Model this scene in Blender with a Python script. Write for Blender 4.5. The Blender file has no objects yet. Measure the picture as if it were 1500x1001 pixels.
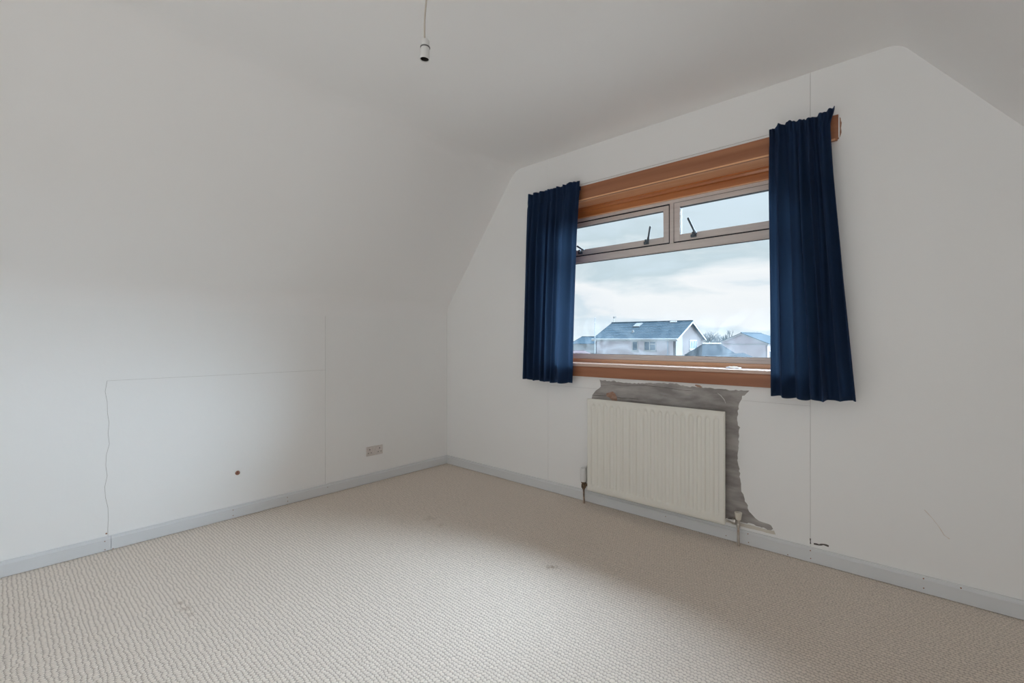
import bpy, bmesh, math, random
from mathutils import Vector, Matrix
from mathutils.geometry import tessellate_polygon
random.seed(7)
sc = bpy.context.scene
C = sc.collection

# ------------------------------------------------------------ camera, sky, light, exposure
FPX, HX, HY, EYE = 677.0, 750.0, 499.0, 1.07
YAW = math.atan(605 / 677.0)
FW = Vector((-math.sin(YAW), math.cos(YAW), 0)); RT = Vector((math.cos(YAW), math.sin(YAW), 0))
cam = bpy.data.cameras.new('camera'); cam.sensor_width = 36; cam.lens = 36 * FPX / 1500
cam.shift_y = -(500.5 - HY) / 1500.0
cam.clip_start = 0.02; cam.clip_end = 2000
co = bpy.data.objects.new('camera', cam); C.objects.link(co)
co.location = (0, 0, EYE); co.rotation_euler = (math.pi / 2, 0, YAW)
sc.camera = co

world = bpy.data.worlds.new('sky'); sc.world = world; world.use_nodes = True
def build_sky():
    nt = world.node_tree; N = nt.nodes; L = nt.links
    for n in list(N): N.remove(n)
    out = N.new('ShaderNodeOutputWorld'); bg = N.new('ShaderNodeBackground'); L.new(bg.outputs[0], out.inputs[0])
    bg.inputs[1].default_value = 1.0
    tc = N.new('ShaderNodeTexCoord')
    sep = N.new('ShaderNodeSeparateXYZ'); L.new(tc.outputs['Generated'], sep.inputs[0])
    mp = N.new('ShaderNodeMapping'); mp.inputs['Scale'].default_value = (3.2, 3.2, 11.0); mp.inputs['Location'].default_value = (0.35, 0.2, 0.35)
    L.new(tc.outputs['Generated'], mp.inputs[0])
    n1 = N.new('ShaderNodeTexNoise'); n1.inputs['Scale'].default_value = 1.15; n1.inputs['Detail'].default_value = 7; n1.inputs['Roughness'].default_value = 0.52
    n1.inputs['Distortion'].default_value = 0.35
    L.new(mp.outputs[0], n1.inputs['Vector'])
    # height above the horizon, wobbled by the noise, picks the cloud layers
    m = N.new('ShaderNodeMath'); m.operation = 'MULTIPLY_ADD'; m.inputs[1].default_value = 0.34; L.new(n1.outputs[0], m.inputs[0])
    m2 = N.new('ShaderNodeMath'); m2.operation = 'SUBTRACT'; L.new(sep.outputs['Z'], m2.inputs[0]); m2.inputs[1].default_value = 0.17
    L.new(m2.outputs[0], m.inputs[2])
    cr = N.new('ShaderNodeValToRGB'); L.new(m.outputs[0], cr.inputs[0])
    e = cr.color_ramp.elements
    stops = [(0.0, (0.82, 0.90, 0.95)), (0.035, (0.72, 0.82, 0.89)), (0.06, (0.93, 0.955, 0.98)), (0.115, (0.98, 0.99, 1.0)),
             (0.15, (0.80, 0.87, 0.91)), (0.18, (0.62, 0.735, 0.79)), (0.225, (0.70, 0.82, 0.90)), (0.32, (0.73, 0.86, 0.95)), (0.6, (0.72, 0.83, 0.92)), (1.0, (0.72, 0.78, 0.84))]
    e[0].position, e[0].color = stops[0][0], (*stops[0][1], 1)
    e[1].position, e[1].color = stops[-1][0], (*stops[-1][1], 1)
    for p, c in stops[1:-1]:
        k = e.new(p); k.color = (*c, 1)
    L.new(cr.outputs[0], bg.inputs[0])
build_sky()

sun = bpy.data.lights.new('overcast_sun', 'SUN'); sun.energy = 31.0; sun.angle = math.radians(72); sun.color = (0.70, 0.855, 1.0)
so = bpy.data.objects.new('overcast_sun', sun); C.objects.link(so)
so.rotation_euler = Vector((-0.40, -1.0, -0.80)).to_track_quat('-Z', 'Y').to_euler()
def fill_lamp(name, w, h, e, loc, tilt, spread=180):     # added fill lamps, set in made-up openings behind the camera
    a = bpy.data.lights.new(name, 'AREA'); a.shape = 'RECTANGLE'; a.size = w; a.size_y = h; a.energy = e; a.color = (1.0, 0.965, 0.92); a.spread = math.radians(spread)
    o = bpy.data.objects.new(name, a); C.objects.link(o); o.location = loc; o.rotation_euler = (math.radians(tilt), 0, 0)
fill_lamp('rear_fill_lamp', 0.8, 1.9, 11.5, (0.15, -1.82, 1.0), 90)
fill_lamp('low_rear_fill_lamp', 1.5, 0.7, 2.0, (-1.2, -1.84, 0.50), 122, 80)

sc.view_settings.view_transform = 'Standard'; sc.view_settings.look = 'None'
sc.view_settings.exposure = 0.0; sc.view_settings.gamma = 1.0; sc.view_settings.use_curve_mapping = False
sc.cycles.max_bounces = 14; sc.cycles.diffuse_bounces = 10; sc.cycles.transparent_max_bounces = 16
sc.cycles.caustics_reflective = False; sc.cycles.sample_clamp_indirect = 6

# ------------------------------------------------------------ helpers
YW, XL, XR, YB = 2.631, -3.112, 0.70, -1.8
def ray(px, py):
    v = FW + RT * ((px - HX) / FPX); v.z = -(py - HY) / FPX; return v
def onY(px, py, Y=YW):
    r = ray(px, py); t = Y / r.y; return r.x * t, EYE + r.z * t
def onX(px, py, X=XL):
    r = ray(px, py); t = X / r.x; return r.y * t, EYE + r.z * t
def out(lat, dep, z=0.0):
    p = FW * dep + RT * lat; p.z = z; return p

def mat(name, col, rough=0.6, bump=None, metallic=0.0, spec=0.5, sheen=0.0, var=None, coat=0.0):
    m = bpy.data.materials.new(name); m.use_nodes = True
    nt = m.node_tree; b = nt.nodes['Principled BSDF']
    b.inputs['Base Color'].default_value = (*col, 1); b.inputs['Roughness'].default_value = rough
    b.inputs['Metallic'].default_value = metallic; b.inputs['Specular IOR Level'].default_value = spec
    b.inputs['Sheen Weight'].default_value = sheen; b.inputs['Coat Weight'].default_value = coat
    tc = nt.nodes.new('ShaderNodeTexCoord')
    if var:      # (scale xyz, second colour, low, high)
        scl, c2, lo, hi = var
        mp = nt.nodes.new('ShaderNodeMapping'); mp.inputs['Scale'].default_value = scl; nt.links.new(tc.outputs['Object'], mp.inputs[0])
        n = nt.nodes.new('ShaderNodeTexNoise'); n.inputs['Scale'].default_value = 1; n.inputs['Detail'].default_value = 6; nt.links.new(mp.outputs[0], n.inputs['Vector'])
        cr = nt.nodes.new('ShaderNodeValToRGB'); nt.links.new(n.outputs[0], cr.inputs[0])
        cr.color_ramp.elements[0].position = lo; cr.color_ramp.elements[0].color = (*col, 1)
        cr.color_ramp.elements[1].position = hi; cr.color_ramp.elements[1].color = (*c2, 1)
        nt.links.new(cr.outputs[0], b.inputs['Base Color'])
    if bump:     # (scale xyz, strength, distance)
        scl, st, di = bump
        mp = nt.nodes.new('ShaderNodeMapping'); mp.inputs['Scale'].default_value = scl; nt.links.new(tc.outputs['Object'], mp.inputs[0])
        n = nt.nodes.new('ShaderNodeTexNoise'); n.inputs['Scale'].default_value = 1; n.inputs['Detail'].default_value = 4; nt.links.new(mp.outputs[0], n.inputs['Vector'])
        bp = nt.nodes.new('ShaderNodeBump'); bp.inputs['Strength'].default_value = st; bp.inputs['Distance'].default_value = di
        nt.links.new(n.outputs[0], bp.inputs['Height']); nt.links.new(bp.outputs[0], b.inputs['Normal'])
    return m

def obj(name, bm, m, parent=None, smooth=False, bevel=0.0, kind=None, label=None, cat=None, group=None):
    me = bpy.data.meshes.new(name)
    bmesh.ops.recalc_face_normals(bm, faces=bm.faces)
    if smooth:
        for f in bm.faces: f.smooth = True
    bm.to_mesh(me); bm.free()
    if m: me.materials.append(m)
    o = bpy.data.objects.new(name, me); C.objects.link(o)
    if parent:
        o.parent = parent; o.matrix_parent_inverse = Matrix.Identity(4)
        w = Vector((0, 0, 0)); q = parent
        while q: w += q.location; q = q.parent
        me.transform(Matrix.Translation(-w))
    if bevel:
        md = o.modifiers.new('bevel', 'BEVEL'); md.width = bevel; md.segments = 2; md.limit_method = 'ANGLE'
    tag(o, label, cat, group, kind)
    return o
def tag(o, label=None, cat=None, group=None, kind=None):
    if label: o['label'] = label
    if cat: o['category'] = cat
    if group: o['group'] = group
    if kind: o['kind'] = kind
    return o
def empty(name, loc, label=None, cat=None, group=None, kind=None):
    o = bpy.data.objects.new(name, None); C.objects.link(o); o.location = loc; o.empty_display_size = 0.1
    return tag(o, label, cat, group, kind)
def box(bm, x0, x1, y0, y1, z0, z1):
    v = [bm.verts.new(p) for p in ((x0,y0,z0),(x1,y0,z0),(x1,y1,z0),(x0,y1,z0),(x0,y0,z1),(x1,y0,z1),(x1,y1,z1),(x0,y1,z1))]
    for f in ((3,2,1,0),(4,5,6,7),(0,1,5,4),(1,2,6,5),(2,3,7,6),(3,0,4,7)): bm.faces.new([v[i] for i in f])
    return bm
def bx(*a): return box(bmesh.new(), *a)
def poly_prism(bm, pts, off):          # pts: list of Vector, off: extrusion vector
    a = [bm.verts.new(p) for p in pts]; b = [bm.verts.new(Vector(p) + Vector(off)) for p in pts]; n = len(pts)
    if n > 5:
        for t in tessellate_polygon([[Vector(p) for p in pts]]):
            if len(set(t)) == 3: bm.faces.new([a[i] for i in t]); bm.faces.new([b[i] for i in t[::-1]])
    else: bm.faces.new(a); bm.faces.new(b[::-1])
    for i in range(n): bm.faces.new((a[i], b[i], b[(i+1)%n], a[(i+1)%n]))
    return bm
def lathe(bm, prof, seg=20, M=Matrix.Identity(4)):   # prof [(r,z)]
    rings = []
    for r, z in prof:
        if r < 1e-6: rings.append([bm.verts.new(M @ Vector((0, 0, z)))])
        else: rings.append([bm.verts.new(M @ Vector((r*math.cos(2*math.pi*i/seg), r*math.sin(2*math.pi*i/seg), z))) for i in range(seg)])
    for a, b in zip(rings, rings[1:]):
        for i in range(seg):
            j = (i+1) % seg
            if len(a) == 1 and len(b) == 1: continue
            if len(a) == 1: bm.faces.new((a[0], b[j], b[i]))
            elif len(b) == 1: bm.faces.new((a[i], a[j], b[0]))
            else: bm.faces.new((a[i], a[j], b[j], b[i]))
    return bm
def tube(bm, pts, r, seg=8):
    pts = [Vector(p) for p in pts]; rad = r if isinstance(r, (list, tuple)) else [r]*len(pts); rings = []
    for k, p in enumerate(pts):
        d = (pts[min(k+1, len(pts)-1)] - pts[max(k-1, 0)]).normalized()
        up = Vector((0, 0, 1)) if abs(d.z) < 0.9 else Vector((1, 0, 0))
        a = d.cross(up).normalized(); b = d.cross(a)
        rings.append([bm.verts.new(p + (a*math.cos(2*math.pi*i/seg) + b*math.sin(2*math.pi*i/seg))*rad[k]) for i in range(seg)])
    for a, b in zip(rings, rings[1:]):
        for i in range(seg): bm.faces.new((a[i], a[(i+1)%seg], b[(i+1)%seg], b[i]))
    bm.faces.new(rings[0][::-1]); bm.faces.new(rings[-1])
    return bm

# ------------------------------------------------------------ materials
paint = mat('white_wall_paint', (0.86, 0.86, 0.855), 0.72, bump=((14, 14, 14), 0.10, 0.01), spec=0.3)
paint_ceiling = mat('white_ceiling_paint', (0.87, 0.865, 0.86), 0.8, bump=((5, 5, 5), 0.06, 0.01), spec=0.2)
joint_dark = mat('dark_joint', (0.42, 0.40, 0.38), 0.9)
gloss = mat('grey_white_gloss_paint', (0.68, 0.695, 0.71), 0.38, bump=((30, 30, 30), 0.05, 0.004))
wood = mat('varnished_pine', (0.42, 0.135, 0.036), 0.36, var=((1.2, 26, 26), (0.60, 0.235, 0.075), 0.35, 0.7), bump=((4, 60, 60), 0.08, 0.003), coat=0.25)
wood_dark = mat('varnished_pine_face', (0.31, 0.120, 0.056), 0.42, var=((1.3, 24, 24), (0.43, 0.185, 0.092), 0.35, 0.72), bump=((4, 60, 60), 0.1, 0.003))
wood_soffit = mat('glare_lightened_varnish', (0.80, 0.43, 0.22), 0.3, var=((1.2, 20, 20), (0.88, 0.54, 0.33), 0.35, 0.7), coat=0.9)  # reflected glare put into the colour as lighter wood, lip and cill too
wood_sill = mat('glare_paled_sill_varnish', (0.58, 0.40, 0.32), 0.35, var=((1.5, 30, 30), (0.66, 0.47, 0.38), 0.35, 0.7), coat=0.5)  # sky glare on the sill top painted in as a paler base
alu = mat('anodised_aluminium_frame', (0.72, 0.665, 0.64), 0.45, var=((6, 6, 60), (0.64, 0.585, 0.56), 0.3, 0.7))
rubber = mat('black_gasket', (0.015, 0.017, 0.025), 0.6)
handle_m = mat('blue_grey_painted_metal', (0.10, 0.13, 0.16), 0.4, metallic=0.3)
hole_m = mat('dark_hole', (0.02, 0.017, 0.015), 0.9)
rust = mat('rusty_brown', (0.22, 0.10, 0.06), 0.8, var=((200, 200, 200), (0.36, 0.19, 0.13), 0.4, 0.6))
rad_m = mat('cream_radiator_enamel', (0.79, 0.775, 0.715), 0.32, bump=((40, 40, 40), 0.02, 0.002))
chrome = mat('dull_chrome', (0.55, 0.53, 0.5), 0.3, metallic=0.9)
brass = mat('tarnished_brass', (0.22, 0.15, 0.09), 0.5, metallic=0.5, var=((90, 90, 90), (0.10, 0.07, 0.05), 0.4, 0.6))
white_plastic = mat('white_plastic', (0.72, 0.72, 0.71), 0.35)
cream_plastic = mat('cream_plastic', (0.68, 0.64, 0.56), 0.4)
socket_m = mat('aged_socket_plastic', (0.70, 0.65, 0.62), 0.35, var=((60, 60, 60), (0.62, 0.57, 0.54), 0.35, 0.65))
cord_m = mat('beige_flex', (0.55, 0.49, 0.43), 0.5)
plaster = mat('bare_grey_plaster', (0.27, 0.25, 0.24), 0.9, var=((7, 7, 24), (0.46, 0.435, 0.42), 0.36, 0.66), bump=((20, 20, 50), 0.4, 0.004))
plaster_rust = mat('rust_brown_plaster_stain', (0.36, 0.20, 0.14), 0.9, var=((60, 60, 60), (0.46, 0.31, 0.24), 0.35, 0.65))
cream_strip = mat('old_cream_paint', (0.62, 0.57, 0.49), 0.8, var=((12, 12, 80), (0.70, 0.67, 0.62), 0.3, 0.7))

def curtain_material():
    m = mat('navy_velvet', (0.007, 0.018, 0.050), 0.85, spec=0.12, sheen=0.22, bump=((300, 300, 90), 0.15, 0.001), var=((9, 9, 3), (0.010, 0.026, 0.068), 0.3, 0.7))
    b = m.node_tree.nodes['Principled BSDF']; b.inputs['Sheen Tint'].default_value = (0.35, 0.5, 0.9, 1); b.inputs['Sheen Roughness'].default_value = 0.4
    nt = m.node_tree; tl = nt.nodes.new('ShaderNodeBsdfTranslucent'); tl.inputs[0].default_value = (0.40, 0.55, 0.74, 1)
    mx = nt.nodes.new('ShaderNodeMixShader'); mx.inputs[0].default_value = 0.22
    nt.links.new(b.outputs[0], mx.inputs[1]); nt.links.new(tl.outputs[0], mx.inputs[2]); nt.links.new(mx.outputs[0], nt.nodes['Material Output'].inputs[0])
    return m
navy = curtain_material()

def carpet_material():
    m = bpy.data.materials.new('berber_loop_carpet'); m.use_nodes = True
    nt = m.node_tree; N = nt.nodes; L = nt.links; b = N['Principled BSDF']
    b.inputs['Roughness'].default_value = 0.95; b.inputs['Specular IOR Level'].default_value = 0.1
    def M(op, a, c=None, d=None):
        n = N.new('ShaderNodeMath'); n.operation = op
        for i, q in enumerate((a, c, d)):
            if q is None: continue
            if isinstance(q, (int, float)): n.inputs[i].default_value = q
            else: L.new(q, n.inputs[i])
        return n.outputs[0]
    tc = N.new('ShaderNodeTexCoord'); sp = N.new('ShaderNodeSeparateXYZ')
    wn = N.new('ShaderNodeTexNoise'); wn.inputs['Scale'].default_value = 38; wn.inputs['Detail'].default_value = 1; L.new(tc.outputs['Object'], wn.inputs['Vector'])
    wo = N.new('ShaderNodeVectorMath'); wo.operation = 'MULTIPLY_ADD'; L.new(wn.outputs['Color'], wo.inputs[0]); wo.inputs[1].default_value = (0.016, 0.016, 0); L.new(tc.outputs['Object'], wo.inputs[2])
    L.new(wo.outputs[0], sp.inputs[0])
    px, py = 0.0125, 0.0145
    row = M('FLOOR', M('DIVIDE', sp.outputs['Y'], py))
    fy = M('SUBTRACT', M('FRACT', M('DIVIDE', sp.outputs['Y'], py)), 0.5)
    sh = M('MULTIPLY', M('FRACT', M('MULTIPLY', M('SINE', M('MULTIPLY', row, 12.9898)), 43.7)), 1.0)
    xs = M('ADD', M('DIVIDE', sp.outputs['X'], px), M('MULTIPLY', row, 0.5))
    fx = M('SUBTRACT', M('FRACT', M('ADD', xs, M('MULTIPLY', sh, 0.22))), 0.5)
    d = M('ADD', M('MULTIPLY', M('MULTIPLY', fx, fx), 4.0), M('MULTIPLY', M('MULTIPLY', fy, fy), 4.0))
    h = M('SQRT', M('MAXIMUM', M('SUBTRACT', 1.15, d), 0.0))
    fine = N.new('ShaderNodeTexNoise'); fine.inputs['Scale'].default_value = 420; fine.inputs['Detail'].default_value = 2; L.new(tc.outputs['Object'], fine.inputs['Vector'])
    hh = M('ADD', h, M('MULTIPLY', fine.outputs[0], 0.35))
    bp = N.new('ShaderNodeBump'); bp.inputs['Strength'].default_value = 0.6; bp.inputs['Distance'].default_value = 0.003
    L.new(hh, bp.inputs['Height']); L.new(bp.outputs[0], b.inputs['Normal'])
    # yarn colour: cream heather, browner backing seen deep between loops
    cr = N.new('ShaderNodeValToRGB'); L.new(h, cr.inputs[0])
    cr.color_ramp.elements[0].position = 0.10; cr.color_ramp.elements[0].color = (0.50, 0.425, 0.365, 1)
    cr.color_ramp.elements[1].position = 0.62; cr.color_ramp.elements[1].color = (0.80, 0.71, 0.625, 1)
    big = N.new('ShaderNodeTexNoise'); big.inputs['Scale'].default_value = 60; big.inputs['Detail'].default_value = 3; L.new(tc.outputs['Object'], big.inputs['Vector'])
    mx = N.new('ShaderNodeMixRGB'); mx.blend_type = 'MULTIPLY'; mx.inputs[0].default_value = 0.30
    L.new(cr.outputs[0], mx.inputs[1]); L.new(big.outputs[0], mx.inputs[2])
    br = N.new('ShaderNodeMixRGB'); br.blend_type = 'MULTIPLY'; br.inputs[0].default_value = 1; br.inputs[2].default_value = (1.14, 1.14, 1.14, 1); L.new(mx.outputs[0], br.inputs[1])
    last = br.outputs[0]
    for (sx, sy, r, st) in STAINS:
        q = M('SQRT', M('ADD', M('POWER', M('ABSOLUTE', M('SUBTRACT', sp.outputs['X'], sx)), 2), M('POWER', M('ABSOLUTE', M('SUBTRACT', sp.outputs['Y'], sy)), 2)))
        q = M('ADD', q, M('MULTIPLY', M('SUBTRACT', big.outputs[0], 0.5), r * 1.6))
        k = M('MULTIPLY', M('SUBTRACT', 1.0, M('SMOOTH_MIN', M('DIVIDE', q, r), 1.0, 0.3)), st); k = M('MAXIMUM', k, 0)
        s = N.new('ShaderNodeMixRGB'); L.new(k, s.inputs[0]); L.new(last, s.inputs[1]); s.inputs[2].default_value = (0.34, 0.25, 0.18, 1); last = s.outputs[0]
    L.new(last, b.inputs['Base Color'])
    return m
def floorpt(px, py):
    r = ray(px, py); t = -EYE / r.z; return r.x*t, r.y*t
STAINS = [(*floorpt(808, 831), 0.026, 0.6), (*floorpt(815, 831), 0.022, 0.6), (*floorpt(266, 884), 0.024, 0.4), (*floorpt(276, 892), 0.026, 0.45), (*floorpt(284, 900), 0.022, 0.3), (*floorpt(632, 760), 0.05, 0.25), (*floorpt(648, 770), 0.04, 0.2)]
carpet = carpet_material()

def glass_material():
    m = bpy.data.materials.new('window_glass'); m.use_nodes = True
    nt = m.node_tree; N = nt.nodes; L = nt.links; N.remove(N['Principled BSDF'])
    o = N['Material Output']; tr = N.new('ShaderNodeBsdfTransparent'); tr.inputs[0].default_value = (0.97, 0.985, 0.99, 1)
    gl = N.new('ShaderNodeBsdfGlossy'); gl.inputs['Roughness'].default_value = 0.03
    mix = N.new('ShaderNodeMixShader'); fr = N.new('ShaderNodeFresnel'); fr.inputs[0].default_value = 1.25; L.new(fr.outputs[0], mix.inputs[0]); L.new(tr.outputs[0], mix.inputs[1]); L.new(gl.outputs[0], mix.inputs[2])
    L.new(mix.outputs[0], o.inputs[0])
    return m
glass = glass_material()
def smear_material():
    # dried condensation on the inner face: a scattering film, thicker low down, in swirls
    m = bpy.data.materials.new('dried_condensation_film'); m.use_nodes = True
    nt = m.node_tree; N = nt.nodes; L = nt.links; N.remove(N['Principled BSDF'])
    o = N['Material Output']; tr = N.new('ShaderNodeBsdfTransparent'); tl = N.new('ShaderNodeBsdfTranslucent'); tl.inputs[0].default_value = (0.85, 0.93, 1.0, 1)
    mix = N.new('ShaderNodeMixShader'); L.new(tr.outputs[0], mix.inputs[1]); L.new(tl.outputs[0], mix.inputs[2]); L.new(mix.outputs[0], o.inputs[0])
    tc = N.new('ShaderNodeTexCoord'); n = N.new('ShaderNodeTexNoise'); n.inputs['Scale'].default_value = 5; n.inputs['Detail'].default_value = 6; n.inputs['Distortion'].default_value = 2.2
    L.new(tc.outputs['Object'], n.inputs['Vector'])
    cr = N.new('ShaderNodeValToRGB'); L.new(n.outputs[0], cr.inputs[0]); cr.color_ramp.elements[0].position = 0.40; cr.color_ramp.elements[1].position = 0.72
    sp = N.new('ShaderNodeSeparateXYZ'); L.new(tc.outputs['Object'], sp.inputs[0])
    mr = N.new('ShaderNodeMapRange'); L.new(sp.outputs['Z'], mr.inputs[0]); mr.inputs[1].default_value = 0.14; mr.inputs[2].default_value = 0.36; mr.inputs[3].default_value = 1.0; mr.inputs[4].default_value = 0.0
    a = N.new('ShaderNodeMath'); a.operation = 'MULTIPLY'; L.new(cr.outputs[0], a.inputs[0]); a.inputs[1].default_value = 0.038
    b = N.new('ShaderNodeMath'); b.operation = 'ADD'; L.new(a.outputs[0], b.inputs[0]); b.inputs[1].default_value = 0.012
    c = N.new('ShaderNodeMath'); c.operation = 'MULTIPLY'; L.new(b.outputs[0], c.inputs[0]); L.new(mr.outputs[0], c.inputs[1])
    L.new(c.outputs[0], mix.inputs[0])
    return m
smear = smear_material()

# ------------------------------------------------------------ room shell
obj('floor', bx(XL-0.2, XR+0.2, YB-0.2, YW+0.1, -0.2, 0.0), carpet, kind='structure', label='cream berber loop pile carpet covering the room floor')

# ceiling: flat middle, two sloped coombs, soft joins
def arc(p0, c, p1, n=10):     # quadratic curve p0 -> p1 pulled to c
    return [((1-t)**2*p0[0]+2*t*(1-t)*c[0]+t*t*p1[0], (1-t)**2*p0[1]+2*t*(1-t)*c[1]+t*t*p1[1]) for t in [i/n for i in range(n+1)]]
def lerp(a, b, d):
    L_ = math.hypot(b[0]-a[0], b[1]-a[1]); return (a[0]+(b[0]-a[0])*d/L_, a[1]+(b[1]-a[1])*d/L_)
K0, K1, K2, K3 = (XL, 1.344), (-2.318, 2.362), (-0.082, 2.368), (XR, 1.344)
ZK = 1.24
prof = [(XL, ZK)] + arc(lerp(K0, (XL, 1.0), 0.07), K0, lerp(K0, K1, 0.07)) + arc(lerp(K1, K0, 0.07), K1, lerp(K1, K2, 0.07)) + \
       arc(lerp(K2, K1, 0.05), K2, lerp(K2, K3, 0.05)) + arc(lerp(K3, K2, 0.07), K3, lerp(K3, (XR, 1.0), 0.07)) + [(XR, ZK)]
bm = bmesh.new()
ys = [YB + (YW + 0.0 - YB) * i / 30 for i in range(31)]
rows = [[bm.verts.new((x, y, z)) for (x, z) in prof] for y in ys]
for a, b in zip(rows, rows[1:]):
    for i in range(len(prof)-1): bm.faces.new((a[i], a[i+1], b[i+1], b[i]))
ceil = obj('ceiling', bm, paint_ceiling, kind='structure', smooth=True, label='white painted plasterboard ceiling sloping down on both sides')
# keep faces pointing into the room and give the shell an outer skin
me = ceil.data
if me.polygons[len(me.polygons)//2].normal.z > 0: me.flip_normals()
bm = bmesh.new(); op = [(x+(-0.08 if x < -1.2 else 0.08), z+0.08) for x, z in prof]
rows = [[bm.verts.new((x, y, z)) for x, z in op] for y in (YB-0.1, YW+0.1)]
for i in range(len(op)-1): bm.faces.new((rows[0][i], rows[0][i+1], rows[1][i+1], rows[1][i]))
obj('ceiling_backing', bm, joint_dark, ceil)

# left wall: backing + plasterboard panels with open joints
bm = bx(XL-0.16, XL-0.003, YB-0.1, YW+0.12, -0.1, ZK+0.06)
wl = obj('wall_left', bm, joint_dark, kind='structure', label='low white painted knee wall on the left')
h0, h1, hz = 0.382, 1.533, 0.864
zseam = 1.20
g = 0.0008
def wig(y, a=0.004): return y + a*(math.sin(y*37)+math.sin(y*91+1))*0.5
random.seed(3)
jag = [(h0 + random.uniform(-0.006, 0.006) + 0.004*math.sin(i*0.7), 0.0 + (hz)*i/16) for i in range(17)]
def panelX(pts, name='plasterboard_panel', x=XL, parent=wl):
    bm = bmesh.new(); poly_prism(bm, [(x-0.0035, p[0], p[1]) for p in pts], (0.0035, 0, 0))
    bmesh.ops.triangulate(bm, faces=[f for f in bm.faces if len(f.verts) > 4])
    return obj(name, bm, paint, parent)
panelX([(YB, 0)] + [(y-g, z) for y, z in jag[:-1]] + [(h0-g, hz+g), (h1-g, hz+g), (h1-g, ZK), (YB, ZK)])
panelX([(y+g, z) for y, z in jag[:-1]] + [(h0+g, hz-g*0.4), (h1-g, hz-g*0.4), (h1-g, 0)], 'hatch_panel')
panelX([(h1+g, 0), (YW, 0), (YW, ZK), (h1+g, ZK)])
# right knee wall, rear wall (openings made up to hold the fill lamps)
obj('wall_right', bx(XR, XR+0.16, YB-0.1, YW+0.12, -0.1, ZK+0.1), paint, kind='structure', label='low white painted knee wall on the right')
bm = bmesh.new()
for a in ((XL-.1, -2.0, 0, 2.5), (-2.0, -0.4, 0, 0.1), (-2.0, -0.4, 0.95, 2.5), (-0.4, -0.25, 0, 2.5), (-0.25, 0.55, 1.95, 2.5), (0.55, XR+.1, 0, 2.5)):
    box(bm, a[0], a[1], YB-0.12, YB, a[2], a[3])
obj('wall_rear', bm, paint, kind='structure', label='white painted wall behind the camera with two openings added for fill lamps')

# window wall
OX0, OX1, OZ0, OZ1 = -2.0, -0.415, 0.90, 2.005     # opening
s0x, s1x, szl = -2.005, -0.414, 0.752
bm = bmesh.new(); yb = YW + 0.004; ye = YW + 0.30
box(bm, XL-0.1, OX0-0.02, yb, ye, -0.1, 2.55); box(bm, OX1+0.02, XR+0.1, yb, ye, -0.1, 2.55)
box(bm, OX0-0.02, OX1+0.02, yb, ye, -0.1, OZ0-0.03); box(bm, OX0-0.02, OX1+0.02, yb, ye, OZ1+0.03, 2.55)
wf = obj('wall_far', bm, joint_dark, kind='structure', label='white painted gable wall holding the window')
def panelY(pts, name='plasterboard_panel'):
    bm = bmesh.new(); poly_prism(bm, [(p[0], YW, p[1]) for p in pts], (0, 0.0045, 0))
    return obj(name, bm, paint, wf)
def ceil_z(x):
    for (a, b) in zip(prof, prof[1:]):
        if a[0] <= x <= b[0] and b[0] > a[0]: return a[1]+(b[1]-a[1])*(x-a[0])/(b[0]-a[0])
    return 2.36
def edge(x0, x1):     # ceiling line between, left to right, slightly overlapping
    return [(x0, ceil_z(x0)+0.01)] + [(x, z+0.01) for x, z in prof if x0 < x < x1] + [(x1, ceil_z(x1)+0.01)]
gg = 0.0008
panelY([(XL, 0), (s0x-gg, 0)] + edge(XL+0.0001, s0x-gg)[::-1] + [(XL, ZK)])
panelY([(s1x+gg, 0), (XR, 0), (XR, ZK)] + edge(s1x+gg, XR-0.0001)[::-1])
panelY([(s0x+gg, 2.122)] + [(s1x-gg, 2.122)] + edge(s0x+gg, s1x-gg)[::-1])
panelY([(s0x+gg, OZ1+0.001), (s1x-gg, OZ1+0.001), (s1x-gg, 2.1195), (s0x+gg, 2.1195)], 'joint_strip')
panelY([(s0x+gg, 0), (s1x-gg, 0), (s1x-gg, szl), (s0x+gg, szl)])
panelY([(s0x+gg, szl+0.001), (s1x-gg, szl+0.001), (s1x-gg, OZ0+0.0), (s0x+gg, OZ0+0.0)], 'joint_strip')

# bare plaster patch round the radiator, following its ragged outline
def ragged(pts, step=0.012, amp=0.004, seed=1, keep=None):
    random.seed(seed); res = []
    for a, b in zip(pts, pts[1:] + pts[:1]):
        L_ = math.hypot(b[0]-a[0], b[1]-a[1]); n = max(1, int(L_/step))
        for i in range(n):
            t = i/n; j = amp if n > 1 else amp*0.5
            res.append((a[0]+(b[0]-a[0])*t + random.uniform(-j, j), a[1]+(b[1]-a[1])*t + random.uniform(-j, j)))
    return res
def patch(pxs, m, name, label, off=0.0006, amp=0.004, seed=1, step=0.012):
    pts = ragged([onY(x, y) for x, y in pxs], amp=amp, seed=seed, step=step)
    bm = bmesh.new(); poly_prism(bm, [(p[0], YW-off, p[1]) for p in pts], (0, off, 0))
    bmesh.ops.triangulate(bm, faces=[f for f in bm.faces if len(f.verts) > 4])
    return obj(name, bm, m, wf, label=label)
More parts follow.
